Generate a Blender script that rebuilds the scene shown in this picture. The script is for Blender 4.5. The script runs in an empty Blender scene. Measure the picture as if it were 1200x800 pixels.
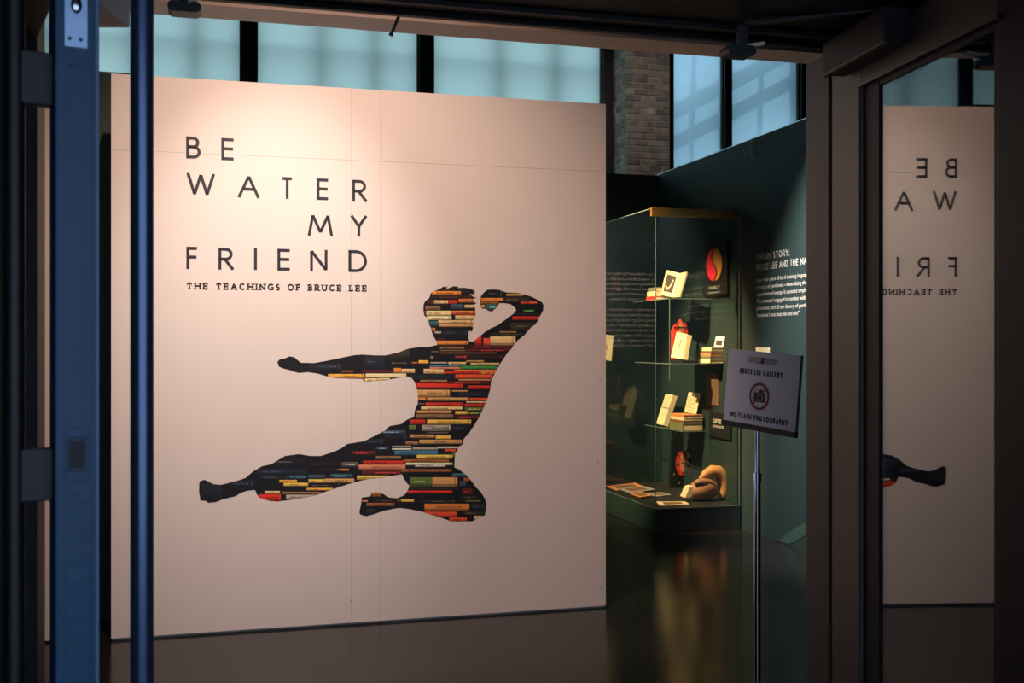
import bpy, bmesh, math, random
from mathutils import Vector, Matrix
from mathutils.geometry import tessellate_polygon
random.seed(7)
S = bpy.context.scene
# ------------------------------------------------------------------ camera
F = 1277.0; HZ = 404.0; CH = 1.47
cam_d = bpy.data.cameras.new('camera'); cam = bpy.data.objects.new('camera', cam_d)
S.collection.objects.link(cam); S.camera = cam
cam.location = (0, 0, CH); cam.rotation_euler = (math.pi/2, 0, 0)
cam_d.sensor_width = 36; cam_d.lens = F/1200*36; cam_d.shift_y = 4/1200
cam_d.clip_start = .02; cam_d.clip_end = 200
cam_d.dof.use_dof = True; cam_d.dof.focus_distance = 6.2; cam_d.dof.aperture_fstop = 9.0
S.view_settings.view_transform = 'Standard'; S.view_settings.look = 'None'
S.view_settings.gamma = 1; S.view_settings.use_curve_mapping = False
S.view_settings.exposure = 0.0
S.cycles.transparent_max_bounces = 48
# ------------------------------------------------------------------ world: overcast bluish daylight
W = bpy.data.worlds.new('sky'); S.world = W; W.use_nodes = True
wn = W.node_tree.nodes; wl = W.node_tree.links
bg = wn['Background']; bg.inputs['Strength'].default_value = 1.9
tc = wn.new('ShaderNodeTexCoord'); sp = wn.new('ShaderNodeSeparateXYZ'); rp = wn.new('ShaderNodeValToRGB')
wl.new(tc.outputs['Generated'], sp.inputs[0]); wl.new(sp.outputs['Z'], rp.inputs[0]); wl.new(rp.outputs[0], bg.inputs['Color'])
rp.color_ramp.elements[0].color = (.47, .61, .88, 1); rp.color_ramp.elements[1].color = (.36, .55, .95, 1)
# ------------------------------------------------------------------ frames and projections
A = math.radians(15.3)
U = Vector((math.cos(A), math.sin(A), 0)); V = Vector((-math.sin(A), math.cos(A), 0)); Z = Vector((0, 0, 1))
CAM = Vector((0, 0, CH))
def ray(px, py): return Vector(((px-600)/F, 1, -(py-HZ)/F))
def at(px, py, d): return CAM + ray(px, py)*d
def onp(px, py, p0, n):
    r = ray(px, py); return CAM + r*((p0-CAM).dot(n)/r.dot(n))
WP = Vector((-1.99, 5.41, 0))            # beige partition, lower left corner
def wall(px, py, off=0.0): return onp(px, py, WP, V) - V*off
GP = Vector((1.835, 8.69, 0))            # green side wall
def green(px, py, off=0.0): return onp(px, py, GP, U) - U*off
BP = Vector((1.38, 10.36, 0))            # green back wall
XP = Vector((1.237, 13.50, 0))           # window wall
FP = Vector((.84, 2.99, 0))              # door frame plane
def ku(px, P):                           # distance along U on the plane through P
    m = (px-600)/F; return (m*P.y-P.x)/(U.x-m*U.y)
# ------------------------------------------------------------------ lights
def spot(name, loc, aim, power, size, blend, col, r=.04):
    d = bpy.data.lights.new(name, 'SPOT'); d.energy = power; d.spot_size = math.radians(size); d.spot_blend = blend
    d.color = col; d.shadow_soft_size = r
    o = bpy.data.objects.new(name, d); S.collection.objects.link(o); o.location = loc
    o.rotation_euler = (Vector(aim)-Vector(loc)).to_track_quat('-Z', 'Y').to_euler(); return o
WARM = (1, .72, .58)
PC0 = Vector((1.374, 13.0, 0))
LAMPS = [
 # location, aim, power, cone, blend, colour
 (WP+U*.80-V*2.1+Z*4.3, WP+U*.80+Z*1.66, 320, 36, 1.0, (1, .92, .86)),
 (WP+U*.60-V*2.3+Z*4.3, WP+U*1.25+Z*1.15, 520, 80, 1.0, WARM),
 (GP-V*1.9-U*1.4+Z*4.2, GP-V*1.45+Z*1.7, 2500, 46, 1.0, (1, .95, .87)),
 (GP-V*.15-U*2.3+Z*4.0, GP+V*.62-U*.30+Z*1.12, 2700, 35, .8, (1, .66, .32)),
 (BP-U*1.2-V*1.6+Z*4.2, BP-U*1.2+Z*1.6, 480, 45, .9, (1, .9, .8)),  # added lamp so the back wall text shows in the case glass
 (PC0-V*3.0-U*1.0+Z*5.6, PC0+U*.2+Z*4.2, 140, 40, 1.0, (1, .88, .78)),  # added lamp that brightens the brick pillar
]
# ------------------------------------------------------------------ materials
def mat(name, col, rough=.6, metal=0, spec=.5, noise=0, nscale=20, bump=0, bscale=80, stretch=None, rnd=0, geo=False):
    m = bpy.data.materials.new(name); m.use_nodes = True; n = m.node_tree.nodes; l = m.node_tree.links
    b = n['Principled BSDF']; b.inputs['Roughness'].default_value = rough; b.inputs['Metallic'].default_value = metal
    b.inputs['Specular IOR Level'].default_value = spec; b.inputs['Base Color'].default_value = (*col, 1)
    tc = n.new('ShaderNodeTexCoord'); src = tc.outputs['Object']
    if geo: src = n.new('ShaderNodeNewGeometry').outputs['Position']
    if stretch:
        mp = n.new('ShaderNodeMapping'); mp.inputs['Scale'].default_value = stretch
        mp.inputs['Rotation'].default_value = (0, 0, -A); l.new(src, mp.inputs[0]); src = mp.outputs[0]
    cur = None
    if noise:
        t = n.new('ShaderNodeTexNoise'); t.inputs['Scale'].default_value = nscale; t.inputs['Detail'].default_value = 5
        l.new(src, t.inputs['Vector'])
        mx = n.new('ShaderNodeMix'); mx.data_type = 'RGBA'
        mx.inputs[6].default_value = (*[c*(1-noise) for c in col], 1); mx.inputs[7].default_value = (*[min(1, c*(1+noise)) for c in col], 1)
        l.new(t.outputs['Fac'], mx.inputs[0]); cur = mx.outputs[2]; l.new(cur, b.inputs['Base Color'])
    if rnd:
        oi = n.new('ShaderNodeObjectInfo'); h = n.new('ShaderNodeHueSaturation')
        ma = n.new('ShaderNodeMapRange'); ma.inputs['To Min'].default_value = 1-rnd; ma.inputs['To Max'].default_value = 1+rnd
        l.new(oi.outputs['Random'], ma.inputs[0]); l.new(ma.outputs[0], h.inputs['Value'])
        h.inputs['Color'].default_value = (*col, 1)
        if cur: l.new(cur, h.inputs['Color'])
        l.new(h.outputs[0], b.inputs['Base Color'])
    if bump:
        t2 = n.new('ShaderNodeTexNoise'); t2.inputs['Scale'].default_value = bscale; t2.inputs['Detail'].default_value = 4
        l.new(src, t2.inputs['Vector']); bp = n.new('ShaderNodeBump'); bp.inputs['Strength'].default_value = bump
        bp.inputs['Distance'].default_value = .01; l.new(t2.outputs['Fac'], bp.inputs['Height']); l.new(bp.outputs[0], b.inputs['Normal'])
    return m
def glassmat(name, tint, fac_scale=1.0, ior=1.5, rough=.0):
    m = bpy.data.materials.new(name); m.use_nodes = True; n = m.node_tree.nodes; l = m.node_tree.links
    n.remove(n['Principled BSDF']); out = n['Material Output']
    t = n.new('ShaderNodeBsdfTransparent'); t.inputs[0].default_value = (*tint, 1)
    g = n.new('ShaderNodeBsdfGlossy'); g.inputs['Roughness'].default_value = rough; g.inputs[0].default_value = (.95, .95, .95, 1)
    fr = n.new('ShaderNodeFresnel'); ge = n.new('ShaderNodeNewGeometry'); mi = n.new('ShaderNodeMapRange')     # straight-through panes: same reflectance on both faces
    mi.inputs['To Min'].default_value = ior; mi.inputs['To Max'].default_value = 1/ior
    l.new(ge.outputs['Backfacing'], mi.inputs[0]); l.new(mi.outputs[0], fr.inputs[0])
    mu = n.new('ShaderNodeMath'); mu.operation = 'MULTIPLY'; mu.inputs[1].default_value = fac_scale; mu.use_clamp = True
    x = n.new('ShaderNodeMixShader'); l.new(fr.outputs[0], mu.inputs[0]); l.new(mu.outputs[0], x.inputs[0])
    l.new(t.outputs[0], x.inputs[1]); l.new(g.outputs[0], x.inputs[2]); l.new(x.outputs[0], out.inputs[0]); return m
def lin(r, g, b):
    f = lambda c: (c/255/12.92) if c <= 10 else ((c/255+.055)/1.055)**2.4
    return (f(r), f(g), f(b))
M = {}
M['beige'] = mat('painted_board', (.80, .70, .635), .65, noise=.025, nscale=3, bump=.04, bscale=250)
M['beige_core'] = mat('board_core', (.62, .54, .49), .8)
M['vinyl'] = mat('dark_vinyl', (.022, .021, .032), .5)
M['vinyl_black'] = mat('black_vinyl', (.010, .007, .008), .55)
M['green'] = mat('dark_green_paint', (.014, .031, .031), .6, noise=.12, nscale=2.0, bump=.03, bscale=200)
M['green_band'] = mat('green_band_paint', (.027, .064, .056), .6)
M['cream_text'] = mat('cream_vinyl', (.60, .55, .49), .6)
M['floor'] = mat('black_floorboards', (.010, .0095, .0095), .13, spec=.22, noise=.7, nscale=9, bump=.05, bscale=9, stretch=(2.2, 14, 1))
M['brick'] = mat('weathered_brick', (.27, .235, .21), .9, noise=.75, nscale=9, bump=1.0, bscale=35, rnd=.35, geo=True)
M['mortar'] = mat('mortar', (.36, .33, .29), .95, noise=.3, nscale=12, bump=.5)
M['dark_wall'] = mat('dark_plaster', (.035, .035, .037), .8, noise=.2, nscale=2)
M['black_metal'] = mat('black_steel', (.008, .008, .009), .45, noise=.2)
M['frame'] = mat('bronze_frame_paint', (.090, .060, .042), .42, noise=.12, nscale=5, bump=.03, bscale=120)
M['lining'] = mat('frame_lining_paint', (.88, .66, .54), .5, noise=.12, nscale=6)
M['door_black'] = mat('black_door_paint', (.009, .009, .010), .5, spec=.25, noise=.15)
M['blue_paint'] = mat('slate_blue_door_paint', (.010, .080, .175), .42, noise=.18, nscale=9, bump=.10, bscale=45)
M['bronze_bar'] = mat('dark_blue_bar', (.10, .14, .24), .22, metal=.75)
M['plate'] = mat('satin_plate', (.45, .62, .85), .35, metal=.8, noise=.1, nscale=40)
M['dark_plate'] = mat('dark_strike_plate', (.02, .06, .09), .5)
M['chrome'] = mat('chrome', (.62, .62, .66), .12, metal=1)
M['glass_door'] = glassmat('door_glass', (.55, .56, .56), 1.8, 1.55)
M['glass_left'] = glassmat('clear_door_glass', (.97, .95, .93), .15, 1.45)
M['glass_case'] = glassmat('case_glass', (.93, .96, .95), 1.0, 1.45)
M['glass_shelf'] = glassmat('shelf_glass', (.94, .98, .97), 1.2, 1.5)
M['glass_edge'] = mat('polished_glass_edge', (.16, .21, .20), .15, spec=.9)
M['gold'] = mat('brass_panel', (.42, .22, .06), .4, metal=.6, noise=.2, nscale=12)
M['plinth'] = mat('black_plinth', (.012, .014, .015), .5)
M['plinth_green'] = mat('plinth_green', (.02, .05, .045), .5)
M['card'] = mat('white_sign_card', (.76, .79, .93), .5)
M['sign_text'] = mat('navy_print', (.012, .012, .05), .5)
M['sign_red'] = mat('dark_red_print', (.22, .02, .03), .5)
M['sign_gray'] = mat('gray_print', (.42, .42, .43), .5)
M['paper'] = mat('aged_paper', (.66, .52, .33), .8, noise=.12, nscale=30)
M['cream'] = mat('cream_cover', (.74, .62, .40), .7, noise=.1, nscale=25)
M['orange'] = mat('orange_cover', (.60, .22, .08), .7, noise=.12, nscale=25)
M['red'] = mat('red_cover', (.65, .035, .03), .5)
M['olive'] = mat('olive_cover', (.16, .17, .08), .7, noise=.12, nscale=25)
M['brown'] = mat('brown_cover', (.16, .085, .045), .7, noise=.12, nscale=25)
M['photo_dark'] = mat('photo_print_dark', (.06, .045, .035), .6)
M['photo_gray'] = mat('photo_print_gray', (.30, .29, .28), .6)
M['ink'] = mat('ink', (.05, .03, .02), .7)
M['logo_red'] = mat('logo_red', (.75, .02, .05), .5)
M['logo_gold'] = mat('logo_gold', (.50, .20, .03), .5)
M['panel_black'] = mat('black_panel', (.008, .009, .010), .5)
M['tan_leather'] = mat('tan_leather', (.50, .23, .085), .55, noise=.25, nscale=16, bump=.25, bscale=60)
M['brown_leather'] = mat('brown_leather', (.33, .15, .09), .5, noise=.3, nscale=14, bump=.3, bscale=60)
M['black_lacquer'] = mat('black_lacquer', (.010, .009, .009), .3)
M['gilt'] = mat('gilt', (.75, .38, .10), .35, metal=.7)
M['white_cable'] = mat('white_cable', (.6, .6, .6), .5)
M['pavement'] = mat('pavement', (.20, .20, .20), .9, noise=.2, nscale=5)
M['girder'] = mat('girder_blue', (.28, .45, .75), .6)
M['girder_tan'] = mat('girder_tan', (.65, .55, .38), .6)
def panemat(name, tint, trans):
    m = bpy.data.materials.new(name); m.use_nodes = True; n = m.node_tree.nodes; l = m.node_tree.links
    n.remove(n['Principled BSDF']); out = n['Material Output']
    t = n.new('ShaderNodeBsdfTranslucent'); t.inputs[0].default_value = (*tint, 1)
    g = n.new('ShaderNodeBsdfTransparent'); g.inputs[0].default_value = (*tint, 1)
    x = n.new('ShaderNodeMixShader'); x.inputs[0].default_value = trans
    l.new(t.outputs[0], x.inputs[1]); l.new(g.outputs[0], x.inputs[2]); l.new(x.outputs[0], out.inputs[0]); return m
M['pane_frost'] = panemat('frosted_pane', (.84, .94, .79), .0)
M['pane_blue'] = panemat('hazy_pane', (.80, .96, .90), .30)
def vcolmat():
    m = bpy.data.materials.new('printed_film'); m.use_nodes = True; n = m.node_tree.nodes; l = m.node_tree.links
    b = n['Principled BSDF']; b.inputs['Roughness'].default_value = .55
    a = n.new('ShaderNodeVertexColor'); a.layer_name = 'print'
    t = n.new('ShaderNodeTexNoise'); t.inputs['Scale'].default_value = 60; t.inputs['Detail'].default_value = 4
    tc = n.new('ShaderNodeTexCoord'); l.new(tc.outputs['Object'], t.inputs['Vector'])
    mr = n.new('ShaderNodeMapRange'); mr.inputs['To Min'].default_value = .65; mr.inputs['To Max'].default_value = 1.3
    l.new(t.outputs['Fac'], mr.inputs[0])
    vm = n.new('ShaderNodeVectorMath'); vm.operation = 'SCALE'; l.new(a.outputs[0], vm.inputs[0]); l.new(mr.outputs[0], vm.inputs['Scale'])
    l.new(vm.outputs[0], b.inputs['Base Color']); return m
M['print'] = vcolmat()
# ------------------------------------------------------------------ mesh helpers
def settag(o, label=None, cat=None, group=None, kind=None):
    if label: o['label'] = label
    if cat: o['category'] = cat
    if group: o['group'] = group
    if kind: o['kind'] = kind
    return o
def thing(name, loc, label, cat, group=None, kind=None):
    o = bpy.data.objects.new(name, None); S.collection.objects.link(o); o.location = loc; o.empty_display_size = .1
    return settag(o, label, cat, group, kind)
def wloc(o):
    p = Vector((0, 0, 0))
    while o: p += o.location; o = o.parent
    return p
class MB:
    def __init__(s): s.v = []; s.f = []; s.c = []
    def add(s, vs, fs, col=None):
        b = len(s.v); s.v += [Vector(v) for v in vs]
        for f in fs: s.f.append(tuple(b+i for i in f)); s.c.append(col)
        return s
    def box(s, o, x, y, z):
        """parallelepiped: corner o and three edge vectors"""
        o = Vector(o); x = Vector(x); y = Vector(y); z = Vector(z)
        vs = [o, o+x, o+x+y, o+y, o+z, o+x+z, o+x+y+z, o+y+z]
        fs = [(0, 3, 2, 1), (4, 5, 6, 7), (0, 1, 5, 4), (1, 2, 6, 5), (2, 3, 7, 6), (3, 0, 4, 7)]
        if x.cross(y).dot(z) < 0: fs = [f[::-1] for f in fs]
        return s.add(vs, fs)
    def bbox(s, o, x, y, z, b=.004):
        """box with bevelled edges"""
        t = bmesh.new(); m = MB().box(o, x, y, z)
        vv = [t.verts.new(p) for p in m.v]
        for f in m.f: t.faces.new([vv[i] for i in f])
        bmesh.ops.bevel(t, geom=t.edges[:], offset=b, segments=2, affect='EDGES', profile=.6)
        t.verts.index_update(); s.add([v.co.copy() for v in t.verts], [tuple(v.index for v in f.verts) for f in t.faces]); t.free(); return s
    def prism(s, pts, ext):
        """polygon of 3-d points extruded by the vector ext"""
        n = len(pts); ext = Vector(ext); tri = tessellate_polygon([[Vector(p) for p in pts]])
        vs = [Vector(p) for p in pts]+[Vector(p)+ext for p in pts]
        fs = [tuple(t) for t in tri]+[tuple(i+n for i in t[::-1]) for t in tri]+[(i, (i+1) % n, (i+1) % n+n, i+n) for i in range(n)]
        return s.add(vs, fs)
    def tube(s, pts, rs, n=16, cap=True, sq=1.0):
        pts = [Vector(p) for p in pts]
        if not hasattr(rs, '__len__'): rs = [rs]*len(pts)
        b = len(s.v); k = len(pts); prev = None; vs = []; fs = []
        for i, p in enumerate(pts):
            d = (pts[min(i+1, k-1)]-pts[max(i-1, 0)]).normalized()
            if prev is None: prev = d.orthogonal().normalized()
            a = (prev-d*prev.dot(d)).normalized(); prev = a; c = d.cross(a)
            for j in range(n):
                t = 2*math.pi*j/n; vs.append(p+(a*math.cos(t)*sq+c*math.sin(t))*rs[i])
        for i in range(k-1):
            for j in range(n):
                fs.append((i*n+j, i*n+(j+1) % n, (i+1)*n+(j+1) % n, (i+1)*n+j))
        if cap: fs += [tuple(range(n))[::-1], tuple((k-1)*n+j for j in range(n))]
        return s.add(vs, fs)
    def blob(s, c, ax, seg=20, rings=12, fn=None):
        c = Vector(c); vs = []; fs = []
        for i in range(rings+1):
            th = math.pi*i/rings
            for j in range(seg):
                ph = 2*math.pi*j/seg; q = Vector((math.sin(th)*math.cos(ph), math.sin(th)*math.sin(ph), math.cos(th)))
                if fn: q = fn(q)
                vs.append(c+ax[0]*q.x+ax[1]*q.y+ax[2]*q.z)
        for i in range(rings):
            for j in range(seg): fs.append((i*seg+j, (i+1)*seg+j, (i+1)*seg+(j+1) % seg, i*seg+(j+1) % seg))
        return s.add(vs, fs)
    def ribbon(s, pts2, w, fr):
        """flat stroke in a frame fr(x, y) -> 3-d"""
        P = []
        for p in pts2:
            p = Vector((p[0], p[1]))
            if not P or (p-P[-1]).length > 1e-6: P.append(p)
        k = len(P); vs = []
        for i in range(k):
            d1 = (P[i]-P[i-1]).normalized() if i else (P[1]-P[0]).normalized()
            d2 = (P[i+1]-P[i]).normalized() if i < k-1 else d1
            n1 = Vector((-d1.y, d1.x)); n2 = Vector((-d2.y, d2.x)); m = (n1+n2)
            m = m.normalized() if m.length > .05 else n1
            q = w/2/max(.55, m.dot(n1)); vs += [fr(*(P[i]+m*q)), fr(*(P[i]-m*q))]
        return s.add(vs, [(2*i, 2*i+1, 2*i+3, 2*i+2) for i in range(k-1)])
    def build(s, name, m, parent=None, smooth=False, base=None):
        me = bpy.data.meshes.new(name)
        if parent is not None: off = wloc(parent); loc = Vector((0, 0, 0))
        else:
            if base is None:
                xs = [v.x for v in s.v]; ys = [v.y for v in s.v]; zs = [v.z for v in s.v]
                base = Vector(((min(xs)+max(xs))/2, (min(ys)+max(ys))/2, min(zs)))
            off = base; loc = base
        me.from_pydata([v-off for v in s.v], [], s.f); me.update()
        if any(c is not None for c in s.c):
            ca = me.color_attributes.new('print', 'FLOAT_COLOR', 'CORNER'); i = 0
            for p, c in zip(me.polygons, s.c):
                for li in p.loop_indices: ca.data[li].color = (*c, 1)
        if smooth:
            for p in me.polygons: p.use_smooth = True
            try: me.set_sharp_from_angle(angle=math.radians(40))
            except Exception: pass
        me.materials.append(m)
        o = bpy.data.objects.new(name, me); S.collection.objects.link(o); o.location = loc
        if parent is not None: o.parent = parent
        return o
def struct(o): o['kind'] = 'structure'; return o
# ------------------------------------------------------------------ lettering
def ell(cx, cy, rx, ry, a0, a1, n=12):
    return [(cx+rx*math.cos(math.radians(a0+(a1-a0)*i/n)), cy+ry*math.sin(math.radians(a0+(a1-a0)*i/n))) for i in range(n+1)]
G = {
 'B': [[(0, 0), (0, 1)], [(0, 1), (.5, 1)]+ell(.5, .77, .38, .23, 90, -90)+[(0, .54)], [(0, .54), (.5, .54)]+ell(.5, .27, .5, .27, 90, -90)+[(0, 0)]],
 'E': [[(0, 0), (0, 1)], [(0, 1), (1, 1)], [(0, .52), (.95, .52)], [(0, 0), (1, 0)]],
 'W': [[(0, 1), (.25, 0), (.5, 1), (.75, 0), (1, 1)]], 'A': [[(0, 0), (.5, 1), (1, 0)], [(.2, .36), (.8, .36)]],
 'T': [[(.5, 0), (.5, 1)], [(0, 1), (1, 1)]],
 'R': [[(0, 0), (0, 1)], [(0, 1), (.5, 1)]+ell(.5, .74, .42, .26, 90, -90)+[(0, .48)], [(.4, .48), (1, 0)]],
 'M': [[(0, 0), (.16, 1), (.5, .12), (.84, 1), (1, 0)]], 'Y': [[(0, 1), (.5, .48), (1, 1)], [(.5, .48), (.5, 0)]],
 'F': [[(0, 0), (0, 1)], [(0, 1), (1, 1)], [(0, .55), (.95, .55)]], 'I': [[(.5, 0), (.5, 1)]],
 'N': [[(0, 0), (0, 1), (1, 0), (1, 1)]],
 'D': [[(0, 0), (0, 1)], [(0, 1), (.4, 1)]+ell(.4, .5, .6, .5, 90, -90, 16)+[(0, 0)]],
 'H': [[(0, 0), (0, 1)], [(1, 0), (1, 1)], [(0, .52), (1, .52)]], 'L': [[(0, 1), (0, 0)], [(0, 0), (1, 0)]],
 'C': [ell(.55, .5, .55, .5, 45, 315, 16)], 'O': [ell(.5, .5, .5, .5, 0, 360, 20)],
 'G': [ell(.55, .5, .55, .5, 45, 300, 16)+[(.98, .12), (.98, .42)], [(.62, .42), (1.08, .42)]],
 'S': [ell(.5, .75, .45, .25, 35, 270, 10)+ell(.5, .25, .5, .25, 90, -145, 10)],
 'U': [[(0, 1), (0, .35)]+ell(.5, .35, .5, .35, 180, 360, 12)+[(1, 1)]],
 ':': [[(.5, 0), (.5, .12)], [(.5, .6), (.5, .72)]],
 'P': [[(0, 0), (0, 1)], [(0, 1), (.5, 1)]+ell(.5, .73, .5, .27, 90, -90)+[(0, .46)]],
}
WD = dict(T=.78, H=.9, E=.7, A=.88, C=.85, I=.12, N=.88, G=.9, S=.55, O=.92, F=.66, B=.66, R=.74, U=.8, L=.64, Y=.8, M=1., W=1.3, D=.8, P=.65)
def glyph(mb, ch, x0, y0, w, h, sw, fr, serif=False):
    X = lambda p: (x0+sw/2+p[0]*(w-sw), y0+sw/2+p[1]*(h-sw))
    for pl in G[ch]:
        q = [X(p) for p in pl]; seg = [q[0]]
        for i in range(1, len(q)):
            seg.append(q[i])
            if i < len(q)-1:
                a = Vector(q[i])-Vector(q[i-1]); b = Vector(q[i+1])-Vector(q[i])
                if a.length > 1e-6 and b.length > 1e-6 and a.normalized().dot(b.normalized()) < .3 and a.length > sw*.8 and b.length > sw*.8:
                    mb.ribbon(seg, sw, fr); seg = [q[i]]
        mb.ribbon(seg, sw, fr)
        if ch == 'I' or True:
            for end, nx in ((0, 1), (-1, -2)):
                e = q[end]; d = Vector(e)-Vector(q[nx]); vert = abs(d.y) > abs(d.x)*.8
                at_edge = pl[end][1] in (0, 1)
                if vert and at_edge:      # square off the foot at the cap line
                    if serif: mb.ribbon([(e[0]-sw*1.1, e[1]), (e[0]+sw*1.1, e[1])], sw*.55, fr)
                    else: mb.ribbon([(e[0], e[1]), (e[0]+d.normalized().x*sw/2, e[1]+d.normalized().y*sw/2)], sw, fr)
                elif serif and at_edge and ch in 'ETFL':
                    s_ = -1 if pl[end][1] == 1 else 1
                    if pl[end][0] in (0, 1) and not (ch != 'T' and pl[end][0] == 0): mb.ribbon([(e[0], e[1]-s_*sw*.3), (e[0], e[1]+s_*sw*1.3)], sw*.6, fr)
def stroke_text(mb, txt, x0, y0, width, h, sw, fr, serif=False, track=None, word=.55, kx=1.0):
    h_ = h*kx; tot = sum(WD.get(c, .1)*h_ if c not in ' I:' else (0 if c == ' ' else sw) for c in txt); gaps = len(txt)-1; sp = txt.count(' ')
    g = (width-tot-sp*word*h_*.5)/gaps; x = x0
    for c in txt:
        if c == ' ': x += word*h_*.5+g; continue
        q_ = MB(); glyph(q_, c, x, y0, WD.get(c, .1)*h_ if c not in 'I:' else sw, h, sw, fr, serif); mb(q_)
        x += (WD.get(c, .1)*h_ if c not in 'I:' else sw)+g
def font_text(mb, txt, x0, y0, h, fr, width=None, bold=0.0, align='LEFT'):
    """text in the built-in font, fitted into width, capital height h, through frame fr(x, y)"""
    cu = bpy.data.curves.new('text', 'FONT'); cu.body = txt; cu.size = 1; cu.resolution_u = 2; cu.offset = bold
    ob = bpy.data.objects.new('text', cu); S.collection.objects.link(ob)
    me = bpy.data.meshes.new_from_object(ob.evaluated_get(bpy.context.evaluated_depsgraph_get()))
    bpy.data.objects.remove(ob); bpy.data.curves.remove(cu)
    if not me.vertices: return
    xs = [v.co.x for v in me.vertices]; a, b = min(xs), max(xs); sy = h/.72; sx = (width/(b-a)) if width else sy
    if align == 'CENTER': x0 = x0-(b-a)*sx/2
    mb.add([fr(x0+(v.co.x-a)*sx, y0+v.co.y*sy) for v in me.vertices], [tuple(p.vertices) for p in me.polygons])
    bpy.data.meshes.remove(me)
def frame(o, x, y, off=Vector((0, 0, 0))):
    o = Vector(o); x = Vector(x); y = Vector(y); return lambda a, b: o+off+x*a+y*b
# ================================================================== SETTING
CZ = 6.2
struct(MB().box(XP-U*10-V*18, U*19, V*18.2, -Z*.1).build('floor', M['floor']))
struct(MB().box(FP-U*9+Z*CZ, U*17, V*10.9, Z*.15).build('ceiling', M['dark_wall']))
struct(MB().box(FP-U*9, U*-.2, V*11, Z*CZ).build('wall_left', M['dark_wall']))
struct(MB().box(FP+U*7.6, U*.2, V*11, Z*CZ).build('wall_right', M['dark_wall']))
kH = (FP-XP).dot(V)
# beige partition built from boards
part = struct(thing('wall_partition', WP, None, None))
kc = [0, 1.189, 1.342, 2.607]; zc = [0.012, 2.44, 2.817]
MB().box(WP+V*.012+U*.004+Z*.0, U*2.599, V*.10, Z*2.810).build('board_core', M['beige_core'], part)
for i in range(3):
    for j in range(2):
        g = .0005
        MB().bbox(WP+U*(kc[i]+(g if i else 0))+Z*(zc[j]+(g if j else 0)), U*(kc[i+1]-kc[i]-(2*g if 0 < i < 2 else g)), V*.012, Z*(zc[j+1]-zc[j]-g), .0002).build('panel', M['beige'], part)
for px, py in ((703, 444), (700, 541), (412, 702), (704, 689)):
    p = wall(px, py); MB().tube([p, p-V*.003], .006, 10).build('screw', M['beige_core'], part)
# dark reveal and second board to the left of the partition
MB().box(WP-U*.16+V*.45, U*.26, V*.05, Z*2.93).build('green_return', M['plinth_green'], part)
p2 = struct(thing('wall_partition', WP-U*1.75+V*.05, None, None))
MB().box(WP-U*1.9+V*.05+Z*.01, U*1.745, V*.08, Z*2.8).build('panel', M['beige'], p2)
# green walls
gw = struct(thing('wall_green', GP, None, None))
GH = 3.08
GBK = (BP-GP).dot(V)
MB().box(GP-V*5.2, U*.10, V*(5.2+GBK), Z*GH).build('panel', M['green'], gw)
MB().box(GP-V*5.2+Z*GH-U*.002, U*.104, V*(5.2+GBK), Z*.006).build('cap_strip', M['chrome'], gw)
bw = struct(thing('wall_back', BP-U*5, None, None))
MB().box(BP-U*6, U*6.1, V*.10, Z*GH).build('panel', M['green'], bw)
# curved bands painted on the green wall near the floor
for (cx, r, w) in ((1030, 150, 13), (1030, 118, 11)):
    mb = MB(); pts = []
    for i in range(25):
        t = math.radians(180+ -i*4.2)
        pts.append((cx+r*math.cos(t), 715+ r*.78*-math.sin(t)))
    c = [(green(x, y, .002)) for x, y in pts]
    vs = []
    for i, (x, y) in enumerate(pts):
        d = Vector((pts[min(i+1, 24)][0]-pts[max(i-1, 0)][0], pts[min(i+1, 24)][1]-pts[max(i-1, 0)][1])).normalized()
        vs += [green(x-d.y*w/2, y+d.x*w/2, .002), green(x+d.y*w/2, y-d.x*w/2, .002)]
    vs = [Vector((v.x, v.y, max(.01, v.z))) for v in vs]
    mb.add(vs, [(2*i, 2*i+1, 2*i+3, 2*i+2) for i in range(24)])
    mb.build('painted_band', M['green_band'], gw)
# window wall: brick base, steel posts, panes
ww = struct(thing('wall_window', XP, None, None))
MB().box(XP-U*9.2+V*0, U*18, V*.3, Z*2.5).build('brick_base', M['mortar'], ww)
MB().box(XP-U*9.2+Z*2.5, U*18, V*.3, Z*.12).build('sill', M['black_metal'], ww)
posts = [(-400, -380), (-160, -145), (60, 76), (283, 300), (491, 507), (706, 722)]
def win(n, a, b, m, z0=2.62, z1=CZ, horiz=()):
    w = struct(thing('window_%d' % n, XP+U*a+Z*z0, None, None))
    fw = .03
    MB().box(XP+U*a+Z*z0+V*.05, U*(b-a), V*.008, Z*(z1-z0)).build('pane', m, w)
    mb = MB()
    mb.box(XP+U*a+Z*z0, U*fw, V*.06, Z*(z1-z0)); mb.box(XP+U*(b-fw)+Z*z0, U*fw, V*.06, Z*(z1-z0))
    mb.box(XP+U*(a+fw)+Z*z0, U*(b-a-2*fw), V*.06, Z*fw); mb.build('window_frame', M['black_metal'], w)
    return w
for i in range(len(posts)-1):
    a = ku(posts[i][1], XP)-.01; b = ku(posts[i+1][0], XP)+.01
    w = win(i+1, a, b, M['pane_frost'])
    for fr_ in (.37, .70):              # glazing bars just outside the frosted panes
        MB().box(XP+U*(a+(b-a)*fr_)+V*.17+Z*2.62, U*.09, V*.05, Z*(CZ-2.62)).build('glazing_bar', M['black_metal'], w)
    MB().box(XP+U*a+V*.26+Z*4.85, U*(b-a), V*.06, Z*.06).build('glazing_bar', M['black_metal'], w)
for i, (p, q) in enumerate(posts):
    a = ku(p, XP); b = ku(q, XP)
    MB().box(XP+U*a-V*.05+Z*2.55, U*(b-a), V*.25, Z*(CZ-2.55)).build('window_post', M['black_metal'], ww)
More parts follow.
